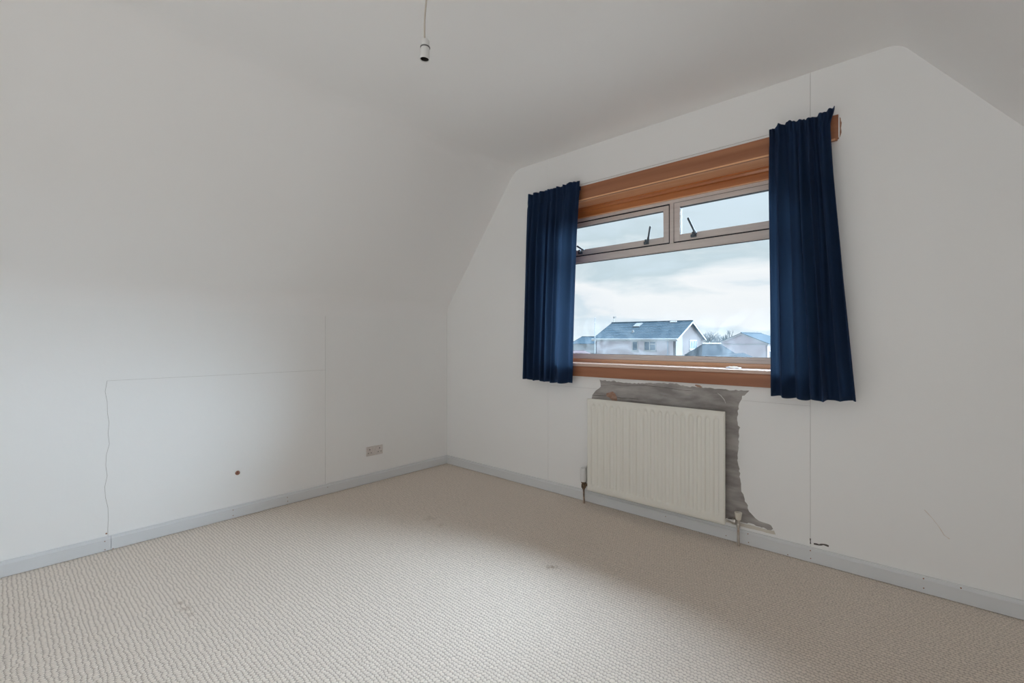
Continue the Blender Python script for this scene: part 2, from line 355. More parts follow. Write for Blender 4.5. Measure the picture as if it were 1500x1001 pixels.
patch([(879,557),(900,558.5),(912,560.5),(935,562),(960,561.5),(988,562),(1000,565.5),(1020,567.5),(1040,568.5),(1060,571),(1075,571.5),(1098,572.5),(1094,577),(1088,581),(1084,590),(1081,603),(1080,616),(1083,627),(1082,643),(1081,660),(1081,675),(1083,690),(1084,706),(1087,720),(1090,731),(1096,745),(1103,757),(1111,763),(1121,766),(1129,770),(1133,776),(1124,775.5),(1105,769),(1085,765),(1064,760),(960,732),(862,706),(857,705),(857,694),(859,684),(866,672),(880,640),(872,600),(866,588),(868,578),(873,573),(880,567)],
      plaster, 'bare_plaster_patch', 'bare grey plaster patch with ragged paint edge around the radiator')
patch([(1064,761),(1086,766.5),(1106,771),(1125,777),(1134,778),(1136,783.5),(1110,777),(1085,771),(1064,765)], cream_strip, 'old_paint_strip', 'strip of old cream paint above the skirting beside the radiator', 0.003, 0.0012, 5)
patch([(889,577),(893,574.5),(899,574),(902,578),(904,582),(904,587),(897,587),(893,583),(888,580)], plaster_rust, 'plaster_stain', 'rust brown stain on the bare plaster', 0.0012, 0.003, 8, 0.006)
patch([(1018,564),(1024,564),(1029,567),(1022,568)], plaster_rust, 'plaster_stain', 'small tan stain on the bare plaster', 0.0012, 0.002, 9, 0.006)
scratch_m = mat('pale_scrape', (0.55, 0.53, 0.52), 0.9)
crack_m = mat('plaster_crack', (0.10, 0.09, 0.085), 0.95)
def line_part(pxs, w, m, name, label, off=0.0010, seed=2):
    random.seed(seed); pts = [onY(x, y) for x, y in pxs]; bm = bmesh.new(); prev = None
    fine_ = []
    for a, b in zip(pts, pts[1:]):
        n = max(2, int(math.hypot(b[0]-a[0], b[1]-a[1])/0.02))
        fine_ += [(a[0]+(b[0]-a[0])*i/n, a[1]+(b[1]-a[1])*i/n + random.uniform(-.0012, .0012)) for i in range(n)]
    fine_.append(pts[-1])
    up, lo = [], []
    for k, p in enumerate(fine_):
        q = fine_[min(k+1, len(fine_)-1)]; r = fine_[max(k-1, 0)]
        d = (q[0]-r[0], q[1]-r[1]); l = math.hypot(*d) or 1; n = (-d[1]/l, d[0]/l); ww = w*random.uniform(0.4, 1.0)*0.5
        up.append((p[0]+n[0]*ww, YW-off, p[1]+n[1]*ww)); lo.append((p[0]-n[0]*ww, YW-off, p[1]-n[1]*ww))
    for i in range(len(up)-1): poly_prism(bm, [up[i], up[i+1], lo[i+1], lo[i]], (0, off-0.0003, 0))
    return obj(name, bm, m, wf, label=label)
line_part([(880,565),(900,564),(920,565.5),(945,564.5),(952,566),(975,568),(1000,572),(1015,573)], 0.0022, crack_m, 'plaster_crack', 'fine dark crack along the bare plaster')
line_part([(868,579),(890,580),(910,583),(935,585)], 0.003, crack_m, 'plaster_crack', 'short dark crack over the radiator', seed=4)
line_part([(1051,576),(1056,580),(1061,586),(1063,591)], 0.005, scratch_m, 'plaster_scrape', 'pale curved scrape on the bare plaster', seed=5)
line_part([(1192,797),(1200,798.5),(1206,797.5),(1214,800.5)], 0.010, crack_m, 'plaster_crack', 'dark chipped gap above the skirting', seed=6)
line_part([(1187,789),(1187.3,797)], 0.007, crack_m, 'plaster_crack', 'dark chip at the foot of the panel joint', seed=7)
scuff_m = mat('brown_scuff', (0.73, 0.66, 0.61), 0.8)
line_part([(1354,747),(1365,759),(1374,770),(1383,784),(1391,790)], 0.0035, scuff_m, 'scuff_mark', 'thin brown diagonal scuff on the white wall', seed=11)

# skirting boards
def skirt_prof(t=0.016, hgt=0.072):
    return [(0, 0.0025), (t, 0.0025), (t, hgt-0.014), (t-0.0035, hgt-0.010), (t-0.006, hgt), (0, hgt)]
def skirt(name, a, b, axis, label):
    bm = bmesh.new(); pr = skirt_prof()
    if axis == 'Y': A = [(XL+x, a, z) for x, z in pr]; off = (0, b-a, 0)
    else: A = [(a, YW-x, z) for x, z in pr]; off = (b-a, 0, 0)
    poly_prism(bm, A, off)
    return obj(name, bm, gloss, kind='structure', label=label)
bl = skirt('baseboard_left', 0.3965, YW, 'Y', 'pale grey gloss skirting board along the left wall')
bm = bmesh.new(); poly_prism(bm, [(XL+x, YB, z) for x, z in skirt_prof()], (0, 0.3945-YB, 0)); obj('board_length', bm, gloss, bl)
bf = skirt('baseboard_far', XL+0.016, XR, 'X', 'pale grey gloss skirting board under the window wall')
skirt('baseboard_right', XL, XL+0.001, 'Y', '') if False else None
bm = bmesh.new(); poly_prism(bm, [(XR-x, YB, z) for x, z in skirt_prof()], (0, YW-0.016-YB, 0)); obj('baseboard_right', bm, gloss, kind='structure', label='pale grey gloss skirting board along the right wall')
def nail(par, p, axis, r=0.0028):
    bm = bmesh.new()
    if axis == 'X': M_ = Matrix.Translation(p) @ Matrix.Rotation(math.pi/2, 4, 'Y')
    else: M_ = Matrix.Translation(p) @ Matrix.Rotation(math.pi/2, 4, 'X')
    lathe(bm, [(0, -0.0015), (r, -0.0015), (r*0.9, 0.0008), (0, 0.0005)], 8, M_); obj('nail_head', bm, rust, par)
for (x, y) in ((153.5,793.5),(153.8,805.6),(165.5,804),(341.5,747.5),(341.5,755.5),(421,729),(421.5,734.5),(480,714)):
    Y, Z = onX(x, y, XL+0.016); nail(bl, (XL+0.016, Y, Z), 'X')
for (x, y) in ((1187,807),(1187.5,818.5),(1352.8,848),(1353,862),(1407.7,862),(1063.5,785),(1095.5,782.5),(1096.5,795),(1154,813),(975,757)):
    X, Z = onY(x, y, YW-0.016); nail(bf, (X, YW-0.016, Z), 'Y')
for (x, y, r_) in ((155.8,782,0.004),):
    Y, Z = onX(x, y, XL); nail(wl, (XL+0.0005, Y, Z), 'X', r_)

# ------------------------------------------------------------ window
YF = YW + 0.165       # front of the metal frame
win = empty('window_1', (-1.2, YW+0.15, OZ0), kind='structure', label='wide window with two small top vents over one large fixed pane')
# timber lining
obj('head_lining', bx(OX0, OX1, YW+0.002, YW+0.24, OZ1, OZ1+0.025), wood_soffit, win)
obj('side_lining', bx(OX0-0.02, OX0, YW+0.002, YW+0.24, OZ0-0.01, OZ1+0.025), wood, win)
obj('side_lining', bx(OX1, OX1+0.02, YW+0.002, YW+0.24, OZ0-0.01, OZ1+0.025), wood, win)
bm = bmesh.new()
poly_prism(bm, [(OX0, YF-0.040, OZ1), (OX0, YF-0.040, OZ1-0.006), (OX0, YF-0.032, OZ1-0.010), (OX0, YF-0.028, OZ1-0.022), (OX0, YF-0.016, OZ1-0.026), (OX0, YF-0.014, OZ1-0.058), (OX0, YF-0.010, OZ1-0.064), (OX0, YF+0.03, OZ1-0.064), (OX0, YF+0.03, OZ1)], (OX1-OX0, 0, 0))
obj('frame_head', bm, wood, win)
obj('frame_head_edge', bx(OX0, OX1, YF-0.0125, YF+0.01, OZ1-0.0645, OZ1-0.0575), wood_soffit, win)
obj('frame_cill', bx(OX0, OX1, YF-0.012, YF+0.04, 0.905, 0.941), wood_soffit, win, bevel=0.003)
sill = bmesh.new()
box(sill, OX0-0.05, OX1+0.05, YW-0.032, YW+0.001, 0.897, 0.918); obj('sill_nosing', sill, wood_sill, win, bevel=0.005)
obj('window_sill', bx(OX0+0.0005, OX1-0.0005, YW+0.001, YF+0.01, 0.899, 0.9172), wood_sill, win)
obj('sill_apron', bx(OX0-0.045, OX1+0.045, YW-0.022, YW-0.0005, 0.830, 0.8965), wood_dark, win, bevel=0.0025)
# metal outer frame
def rect_frame(bm, x0, x1, z0, z1, y0, y1, l, r, b, t):
    box(bm, x0, x0+l, y0, y1, z0, z1); box(bm, x1-r, x1, y0, y1, z0, z1)
    box(bm, x0+l, x1-r, y0, y1, z0, z0+b); box(bm, x0+l, x1-r, y0, y1, z1-t, z1)
bm = bmesh.new()
FZ0, FZ1 = 0.941, OZ1-0.064
rect_frame(bm, OX0, OX1, FZ0, FZ1, YF, YF+0.05, 0.030, 0.030, 0.018, 0.020)
obj('outer_frame', bm, alu, win, bevel=0.0015)
TR0, TR1 = 1.629, 1.672          # transom
MX = -1.171
obj('transom', bx(OX0+0.030, OX1-0.030, YF-0.001, YF+0.05, TR0, TR1), alu, win, bevel=0.0015)
obj('mullion', bx(MX-0.012, MX+0.012, YF-0.002, YF+0.05, TR1, FZ1-0.020), alu, win, bevel=0.0015)
# main pane with bead and gasket
bm = bmesh.new(); rect_frame(bm, OX0+0.030, OX1-0.030, FZ0+0.018, TR0, YF+0.006, YF+0.03, 0.016, 0.016, 0.016, 0.004); obj('glazing_bead', bm, alu, win)
bm = bmesh.new(); rect_frame(bm, OX0+0.046, OX1-0.046, FZ0+0.034, TR0-0.004, YF+0.010, YF+0.026, 0.002, 0.002, 0.002, 0.002); obj('gasket', bm, rubber, win)
gp = obj('glass_pane', bx(OX0+0.044, OX1-0.044, YF+0.018, YF+0.022, FZ0+0.032, TR0), glass, win)
obj('condensation_film', bx(OX0+0.046, OX1-0.046, YF+0.0168, YF+0.0172, FZ0+0.034, 1.262), smear, gp, label='dried condensation smears on the lower glass')
# two top-hung vents
def vent(x0, x1, tilt, gap):
    piv = Vector((0.5*(x0+x1), YF+0.018, FZ1-0.020))
    R_ = Matrix.Translation(piv) @ Matrix.Rotation(tilt, 4, 'X') @ Matrix.Translation(-piv)
    z0, z1 = TR1+0.008, FZ1-0.020-gap
    def fin(name, bm, m, par, **k):
        bm.transform(R_); return obj(name, bm, m, par, **k)
    bm = bmesh.new(); rect_frame(bm, x0, x1, z0, z1, YF+0.002, YF+0.040, 0.036, 0.036, 0.040, 0.028)
    s = fin('vent_sash', bm, alu, win, bevel=0.0015)
    bm = bmesh.new(); rect_frame(bm, x0+0.035, x1-0.035, z0+0.039, z1-0.027, YF+0.008, YF+0.034, 0.0025, 0.0025, 0.0025, 0.0025); fin('gasket', bm, rubber, s)
    fin('glass_pane', bx(x0+0.034, x1-0.034, YF+0.018, YF+0.022, z0+0.038, z1-0.026), glass, s)
    bm = bmesh.new(); rect_frame(bm, x0-0.008, x1+0.008, z0-0.008, z1+gap, YF+0.006, YF+0.030, 0.009, 0.009, 0.009, gap); obj('weather_seal', bm, rubber, win)
    for hx, dr in ((x0+0.122, -1), (x1-0.148, 1)):
        bm = bmesh.new(); box(bm, hx-0.016, hx+0.016, YF-0.012, YF+0.003, z0+0.010, z0+0.028)
        box(bm, hx-0.004, hx+0.010, YF-0.022, YF-0.010, z0+0.016, z0+0.040)
        h = fin('stay_catch', bm, handle_m, s, bevel=0.002, label='blue grey stay catch')
    return s, z0
v1, z0 = vent(OX0+0.034, MX-0.020, math.radians(1.6), 0.008)
v2, z0 = vent(MX+0.014, OX1-0.034, 0.0, 0.002)
def arm(px0, py0, px1, py1, par, Y0=YF-0.018, Y1=YF-0.055, r=0.006):
    a = onY(px0, py0, Y0); b = onY(px1, py1, Y1)
    pa, pb = Vector((a[0], Y0, a[1])), Vector((b[0], Y1, b[1])); m_ = pa.lerp(pb, 0.3)
    bm = bmesh.new(); tube(bm, [pa, pa.lerp(pb, 0.12), m_, pb.lerp(pa, 0.05), pb], [r*1.5, r*1.4, r, r*1.1, r*0.7], 8)
    w = par.matrix_world
    obj('handle_arm', bm, handle_m, par, smooth=True, label='blue grey window handle arm')
arm(949, 353, 952.5, 331.5, v1); arm(855, 367, 845, 360.5, v1)
arm(1019, 343, 1007.5, 319, v2)
arm(1225, 296, 1234, 276, v2)

# curtain board over the opening
cb = obj('curtain_board', bx(-2.11, -0.305, YW-0.020, YW-0.0005, 2.0045, 2.101), wood_dark, bevel=0.0025, label='long varnished brown board above the window carrying both curtains', cat='curtain board')
obj('board_lip', bx(-2.10, -0.312, YW-0.024, YW-0.0195, 2.0035, 2.0115), wood_soffit, cb)
obj('end_filler', bx(-0.3000, -0.2975, YW-0.020, YW-0.0005, 2.016, 2.122), paint, cb)
# right end block, taller and raised, poking out from the curtain
bm = bmesh.new(); box(bm, -0.372, -0.300, YW-0.021, YW-0.0005, 2.012, 2.122)
obj('end_block', bm, wood_dark, cb, bevel=0.002)
random.seed(4)
patch([(1229,171),(1231.5,173),(1232.8,180),(1232.4,187),(1232.6,194),(1231,200),(1229,202)], plaster_rust, 'bare_edge', 'unpainted brown edge beside the curtain board end', 0.0008, 0.001, 21, 0.01)

# ------------------------------------------------------------ curtains
def curtain(name, tops, bots, seed, folds, label, ztop, zbot, yc, header=0.075):
    # tops / bots: x of left and right edge; folds: list of (centre u, width, depth) pleats
    rnd = random.Random(seed)
    NU, NV = 220, 70
    f = [(rnd.uniform(0, 6.28), rnd.uniform(0.7, 1.3)) for _ in range(8)]
    bm = bmesh.new(); G = []
    H_ = ztop - zbot
    for j in range(NV+1):
        v = j/NV; v = v*v*0.35 + v*0.65      # denser near the header
        row = []
        zdn = H_ * v
        inh = max(0.0, 1 - zdn/header)        # 1 in header
        inh = inh*inh*(3-2*inh)
        tens = math.exp(-zdn/0.05)
        for i in range(NU+1):
            u = i/NU
            xl = tops[0]+(bots[0]-tops[0])*v**0.9; xr = tops[1]+(bots[1]-tops[1])*v**1.05
            # broad folds
            d = 0.0
            uu = u + 0.012*math.sin(v*3+seed)*(1-abs(2*u-1))
            for (c, w_, a) in folds:
                cc = c + 0.02*math.sin(3.0*v + c*20)*v
                t = (uu-cc)/w_
                d += a*math.exp(-t*t*2.2)
            big = 1.7*d*(0.30+0.70*min(1, zdn/0.35))
            small = 0.0028*math.sin(u*2*math.pi*13*f[0][1]+f[0][0]+2*math.sin(u*7)) * (1-min(1, zdn/0.9)) + 0.004*math.sin(u*2*math.pi*7*f[1][1]+f[1][0]+v)*0.8
            ruf = (0.006*math.sin(u*2*math.pi*8+f[2][0]+2*math.sin(u*8)) + 0.003*math.sin(u*2*math.pi*17+f[3][0]))*inh
            pinch = 0.006*math.exp(-((zdn-header)/0.012)**2)
            y = yc - big - small - ruf + pinch
            # pleat side shift makes folds overlap a little
            x = xl+(xr-xl)*u + 0.020*inh*u**5*(name_key == 'r') + 0.006*math.sin(u*2*math.pi*6+f[4][0])*min(1, zdn/0.3)
            topw = 0.7*(0.0060*math.sin(u*2*math.pi*6+f[5][0]+1.5*math.sin(u*9))+0.0020*math.sin(u*2*math.pi*14+f[6][0]))*tens*TOPW[name_key]
            botw = -0.010*math.sin(u*math.pi)*v + 0.004*math.sin(u*2*math.pi*5+f[7][0])*v
            z = ztop - zdn + topw + botw + skew(u, v, name_key)
            row.append(bm.verts.new((x, y, z)))
        G.append(row)
    for a, b in zip(G, G[1:]):
        for i in range(NU): bm.faces.new((a[i], b[i], b[i+1], a[i+1]))
    t = empty(name, ((tops[0]+tops[1])/2, yc, zbot), label, 'curtain', 'navy curtains at the window')
    o = obj('curtain_cloth', bm, navy, t, smooth=True)
    s = o.modifiers.new('solid', 'SOLIDIFY'); s.thickness = 0.0025; s.offset = 0
    # gathering tape stitched behind the header
    bm = bmesh.new(); k = int(NV*0.0)
    xs = [tops[0]+(tops[1]-tops[0])*i/40 for i in range(41)]
    for a, b in zip(xs, xs[1:]):
        box(bm, a, b, yc+0.008, yc+0.010, ztop-0.058, ztop-0.030)
    obj('header_tape', bm, mat('navy_tape', (0.02, 0.035, 0.08), 0.8), t)
    for i in range(6):
        x = tops[0]+0.02+(tops[1]-tops[0]-0.04)*i/5
        obj('curtain_hook', tube(bmesh.new(), [(x, yc+0.010, ztop-0.05), (x, YW-0.0265, ztop-0.052)], 0.0018, 6), white_plastic, t)
    return t
TOPW = {'l': 0.55, 'r': 1.0}
def skew(u, v, key):
    if key == 'r': return 0.012*math.exp(-((u-1)/0.16)**2)*math.exp(-v*12) + 0.006*math.exp(-v*9)*math.sin(u*7) - 0.012*math.exp(-((u-0.02)/0.16)**2)*math.exp(-v*12)
    return 0.010*(u-0.5)*v*-1 + 0.006*math.exp(-((u-0.9)/0.12)**2)*math.exp(-v*14)
YC = YW - 0.057
name_key = 'l'
curtain('curtain', (-2.150, -1.700), (-2.190, -1.752), 5,
        [(0.06,0.05,0.015),(0.17,0.05,0.022),(0.30,0.055,0.026),(0.41,0.03,0.012),(0.52,0.05,0.022),(0.62,0.035,0.016),(0.80,0.12,0.026),(0.98,0.05,0.012)],
        'navy blue short curtain hanging left of the window, gathered straight', 2.122, 0.792, YC)
name_key = 'r'
curtain('curtain', (-0.578, -0.330), (-0.563, -0.226), 11,
        [(0.02,0.05,0.012),(0.16,0.10,0.030),(0.40,0.08,0.024),(0.53,0.06,0.026),(0.66,0.06,0.030),(0.74,0.03,0.010),(0.86,0.07,0.020),(0.99,0.05,0.014)],
        'navy blue short curtain hanging right of the window, flaring towards its hem', 2.128, 0.800, YC)

# ------------------------------------------------------------ radiator
RX0, RX1, RZ0, RZ1, RYF = -1.632, -0.784, 0.099, 0.695, YW-0.078
rad = empty('radiator', ((RX0+RX1)/2, YW-0.05, RZ0), 'cream fluted single panel radiator on the wall under the window', 'radiator')
bm = bmesh.new(); NX, NZ, NF = 19*12, 60, 18
m_ = 0.022; pitch = (RX1-RX0-2*m_)/NF
def sst(a, b, x):
    t = max(0, min(1, (x-a)/(b-a))); return t*t*(3-2*t)
G = []
for j in range(NZ+1):
    t = j/NZ; z = RZ0+(RZ1-RZ0)*(0.5-0.5*math.cos(math.pi*t)) if False else RZ0+(RZ1-RZ0)*t
    row = []
    for i in range(NX+1):
        x = RX0+(RX1-RX0)*i/NX
        k = (x-RX0-m_)/pitch; fr = abs((k % 1.0)-0.5)*2           # 0 mid channel, 1 between
        inb = 1.0 if 0 <= k <= NF else 0.0
        dz = min(z-(RZ0+0.040), (RZ1-0.036)-z)
        # rounded ends of each channel
        r = 0.013; lx = fr*pitch/2
        dist = math.hypot(lx, max(0, r-dz)) if dz < r else lx
        dep = (1-sst(0.0075, 0.0150, dist))*inb if dz > -0.004 else 0.0
        # edge roll
        ed = min(x-RX0, RX1-x, z-RZ0, RZ1-z)
        roll = 0.005*(1-sst(0, 0.006, ed))
        lip = -0.002*(1-sst(0.006, 0.010, ed))*sst(0.004, 0.006, ed)
        row.append(bm.verts.new((x, RYF+0.0090*dep+roll+lip, z)))
    G.append(row)
for a, b in zip(G, G[1:]):
    for i in range(NX): bm.faces.new((a[i], a[i+1], b[i+1], b[i]))
obj('front_panel', bm, rad_m, rad, smooth=True)
obj('rear_panel', bx(RX0+0.002, RX1-0.002, RYF+0.0075, RYF+0.020, RZ0+0.002, RZ1-0.001), rad_m, rad, bevel=0.003)
for x in (RX0+0.12, RX1-0.12):
    for z in (RZ0+0.08, RZ1-0.10): obj('wall_bracket', bx(x-0.015, x+0.015, RYF+0.019, YW-0.001, z-0.02, z+0.02), rad_m, rad)
# left thermostatic valve
vx, vz = onY(855, 696, YW-0.052); vy = YW-0.052
va = empty('thermostatic_valve', (vx, vy, 0.0)); va.parent = rad; va.location = Vector((vx, vy, 0)) - rad.location
def part2(name, bm, m, par, w, **k):       # part of a nested empty, geometry given in world space
    bm.transform(Matrix.Translation(-Vector(w))); o = obj(name, bm, m); o.parent = par
    for kk, vv in k.items(): o[kk] = vv
    return o
W_ = (vx, vy, 0)
T = lambda x, y, z: Matrix.Translation((x, y, z))
zt = onY(855, 685, vy)[1]; zb = onY(855, 705.5, vy)[1]
bm = lathe(bmesh.new(), [(0, zb), (0.020, zb), (0.0235, zb+0.006), (0.0240, zt-0.014), (0.021, zt-0.003), (0.014, zt), (0, zt)], 24, T(vx, vy, 0)); part2('valve_head', bm, white_plastic, va, W_)
bm = lathe(bmesh.new(), [(0, zb-0.052), (0.009, zb-0.052), (0.013, zb-0.042), (0.017, zb-0.038), (0.017, zb-0.020), (0.012, zb-0.014), (0.019, zb-0.006), (0.019, zb+0.001), (0, zb+0.001)], 6, T(vx, vy, 0)); part2('valve_body', bm, brass, va, W_)
bm = tube(bmesh.new(), [(vx, vy, zb-0.018), (RX0+0.004, vy+0.0, zb-0.018)], 0.009, 12); part2('union_nut', bm, brass, va, W_)
bm = tube(bmesh.new(), [(vx, vy, zb-0.04), (vx+0.001, vy+0.001, 0.03), (vx+0.003, vy+0.004, 0.0)], [0.006, 0.006, 0.006], 10); part2('feed_pipe', bm, mat('painted_pipe_brown', (0.35, 0.27, 0.21), 0.6, var=((60, 60, 40), (0.12, 0.08, 0.06), 0.4, 0.6)), va, W_)
# right lockshield valve
vy = YW-0.050; vx = onY(1081.5, 756, vy)[0]; W_ = (vx, vy, 0)
vb = empty('lockshield_valve', (0, 0, 0)); vb.parent = rad; vb.location = Vector(W_) - rad.location
zt = onY(1082, 751, vy)[1]; zc = onY(1082, 761.5, vy)[1]
bm = lathe(bmesh.new(), [(0, zc), (0.0125, zc), (0.0135, zc+0.003), (0.0185, zt-0.003), (0.0180, zt), (0, zt-0.001)], 24, T(vx, vy, 0)); part2('valve_cap', bm, cream_plastic, vb, W_)
bm = lathe(bmesh.new(), [(0, zc-0.040), (0.009, zc-0.040), (0.010, zc-0.026), (0.008, zc-0.022), (0.009, zc), (0, zc)], 12, T(vx, vy, 0)); part2('valve_body', bm, chrome, vb, W_)
My = T(vx, vy, zc-0.014) @ Matrix.Rotation(-math.pi/2, 4, 'Y')
bm = lathe(bmesh.new(), [(0, 0.0), (0.007, 0.0), (0.007, 0.010), (0.017, 0.012), (0.018, 0.016), (0.018, 0.028), (0.010, 0.030), (0.009, 0.048), (0, 0.048)], 8, My); part2('union_nut', bm, chrome, vb, W_)
bm = tube(bmesh.new(), [(vx, vy, zc-0.035), (vx, vy+0.001, 0.03), (vx+0.001, vy+0.002, 0.0)], 0.0062, 10); part2('feed_pipe', bm, mat('painted_pipe', (0.50, 0.46, 0.42), 0.5, var=((60, 60, 30), (0.36, 0.27, 0.21), 0.4, 0.65)), vb, W_)

# ------------------------------------------------------------ socket, pipe stub, pendant
sy0, sz_ = onX(536, 661); sy1, _ = onX(559.8, 659)
S0, S1, SZ0, SZ1 = sy0, sy1, 0.203, 0.272
sk = empty('wall_socket', (XL, (S0+S1)/2, SZ0), 'aged off-white double power socket low on the left wall near the corner', 'socket')
obj('face_plate', bx(XL, XL+0.009, S0, S1, SZ0, SZ1), socket_m, sk, bevel=0.0025)
sw = S1-S0
for c in (0.20, 0.80):
    cy = S0+sw*c; bm = bmesh.new()
    box(bm, XL+0.0085, XL+0.0094, cy-0.0028, cy+0.0028, SZ0+0.042, SZ0+0.053)
    box(bm, XL+0.0085, XL+0.0094, cy-0.015, cy-0.0085, SZ0+0.019, SZ0+0.0245)
    box(bm, XL+0.0085, XL+0.0094, cy+0.0085, cy+0.015, SZ0+0.019, SZ0+0.0245)
    obj('pin_holes', bm, hole_m, sk, label='three dark pin slots')
for c in (0.40, 0.56):
    cy = S0+sw*c; bm = bmesh.new()
    poly_prism(bm, [(XL+0.009, cy-0.006, SZ0+0.038), (XL+0.0125, cy-0.006, SZ0+0.038), (XL+0.0098, cy-0.006, SZ0+0.060), (XL+0.009, cy-0.006, SZ0+0.060)], (0, 0.012, 0))
    obj('rocker_switch', bm, socket_m, sk)
Y, Z = onX(348, 693)
ps = empty('pipe_stub', (XL, Y, Z), 'small round brown plugged hole in the white hatch panel', 'wall plug')
Mx = T(XL, Y, Z) @ Matrix.Rotation(math.pi/2, 4, 'Y')
obj('rim', lathe(bmesh.new(), [(0, -0.001), (0.0135, -0.001), (0.013, 0.0018), (0.010, 0.0024), (0.0085, 0.0008), (0, 0.0008)], 18, Mx), rust, ps)
obj('plug', lathe(bmesh.new(), [(0, 0), (0.006, 0.0), (0.0055, 0.0030), (0, 0.0034)], 12, Mx), mat('dark_rust', (0.20, 0.07, 0.045), 0.7), ps)

D = 1.6; lat = (623.5-HX)/FPX*D; P0 = out(lat, D)
def pz(y): return EYE + (HY-y)/FPX*D
zc_ = 2.364
pen = empty('pendant_lamp_holder', (P0.x, P0.y, zc_), 'bare white bulbless lamp holder on a beige flex from the ceiling', 'light fitting')
obj('ceiling_rose', lathe(bmesh.new(), [(0, 0.004), (0.038, 0.004), (0.038, -0.006), (0.030, -0.018), (0.008, -0.022), (0, -0.022)], 28, T(P0.x, P0.y, zc_)), white_plastic, pen)
zt = pz(58.5)
pts = []
for i in range(15):
    t = i/14; z = zc_-0.02 + (zt+0.006-(zc_-0.02))*t
    dx = 0.0030*math.sin(t*5.2+0.6) - 0.002*t
    pts.append(P0 + RT*(dx+0.0035*(1-t)) + Vector((0, 0, z)))
obj('flex', tube(bmesh.new(), pts, 0.0030, 8), cord_m, pen, smooth=True)
tiltM = T(P0.x, P0.y, zt) @ Matrix.Rotation(math.radians(3), 4, FW)
zh = (zt - pz(89))
hold = obj('lamp_holder', lathe(bmesh.new(), [(0.003, 0.0015), (0.0105, 0.0), (0.0130, -0.004), (0.0138, -0.010), (0.0143, -0.0245), (0.0, -0.0245)], 28, tiltM), white_plastic, pen, smooth=True)
obj('shade_ring', lathe(bmesh.new(), [(0.0135, -0.0245), (0.0168, -0.0252), (0.0172, -0.0275), (0.0140, -0.0285), (0.0135, -0.0245)], 28, tiltM), mat('grey_ring', (0.12, 0.12, 0.12), 0.5), hold)
obj('lower_skirt', lathe(bmesh.new(), [(0.0140, -0.0275), (0.0152, -0.030), (0.0160, -0.066), (0.0168, -0.068), (0.0160, -0.069), (0.0148, -0.068), (0.0142, -0.050), (0.0138, -0.035), (0.0, -0.035)], 28, tiltM), white_plastic, hold, smooth=True)
bm = lathe(bmesh.new(), [(0, -0.0352), (0.0137, -0.0352), (0.0141, -0.050), (0.0145, -0.066), (0.0139, -0.066), (0.0132, -0.040), (0, -0.040)], 24, tiltM)
obj('inner_socket', bm, hole_m, hold)
bm = bmesh.new()
for s in (-1, 1): tube(bm, [tiltM @ Vector((s*0.004, 0, -0.038)), tiltM @ Vector((s*0.004, 0, -0.055))], 0.002, 8)
obj('contact_pins', bm, brass, hold)

# crumpled white scrap on the sill
xs_, _ = onY(1073, 536, YW+0.06)
random.seed(31); bm = bmesh.new()
bmesh.ops.create_grid(bm, x_segments=14, y_segments=8, size=0.5)
for v in bm.verts:
    x, y = v.co.x*2, v.co.y*2; r = math.sqrt(x*x+y*y*1.1)
    e = 1-min(1, r)**2
    v.co = Vector((xs_ + x*0.042*(1-0.15*abs(y)), YW+0.075+y*0.026, 0.9180 + 0.002 + max(0, e)*0.007*random.uniform(0.4, 1.2) + 0.0015*math.sin(x*7+y*4)+0.001*random.random()))
scr = obj('tissue_scrap', bm, mat('white_tissue', (0.80, 0.84, 0.90), 0.6), smooth=False, label='small crumpled white tissue scrap lying on the window sill', cat='tissue')
s = scr.modifiers.new('solid', 'SOLIDIFY'); s.thickness = 0.0012; s.offset = 0

# ------------------------------------------------------------ outside
GZ = EYE-5.0
grass = mat('dull_winter_ground', (0.24, 0.25, 0.24), 0.95, spec=0.05, var=((0.05, 0.05, 0.05), (0.30, 0.30, 0.28), 0.4, 0.6))
bm = bmesh.new(); bmesh.ops.create_grid(bm, x_segments=1, y_segments=1, size=400)
bmesh.ops.translate(bm, verts=bm.verts, vec=(-150, 430, GZ)); obj('ground', bm, grass, kind='structure', label='flat dull ground outside around the houses')
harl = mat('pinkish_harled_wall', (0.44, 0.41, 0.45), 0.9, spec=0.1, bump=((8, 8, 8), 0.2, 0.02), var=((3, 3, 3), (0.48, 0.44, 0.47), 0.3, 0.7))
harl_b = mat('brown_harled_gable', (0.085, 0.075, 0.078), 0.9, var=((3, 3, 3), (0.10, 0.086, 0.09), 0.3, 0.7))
white_r = mat('white_render', (0.17, 0.175, 0.18), 0.8)
white_t = mat('white_window_trim', (0.33, 0.34, 0.35), 0.5)
pane = mat('dark_window_pane', (0.05, 0.095, 0.14), 0.3, spec=0.15)
def tile_mat(name, c1, c2):
    m = mat(name, c1, 0.85, spec=0.04, var=((1.5, 1.5, 1.5), c2, 0.3, 0.7))
    return m
slate = tile_mat('blue_grey_roof_tile', (0.030, 0.060, 0.090), (0.042, 0.078, 0.110))
slate2 = tile_mat('darker_grey_roof_tile', (0.030, 0.058, 0.085), (0.040, 0.072, 0.100))
gutter_m = mat('white_gutter', (0.40, 0.42, 0.44), 0.4)

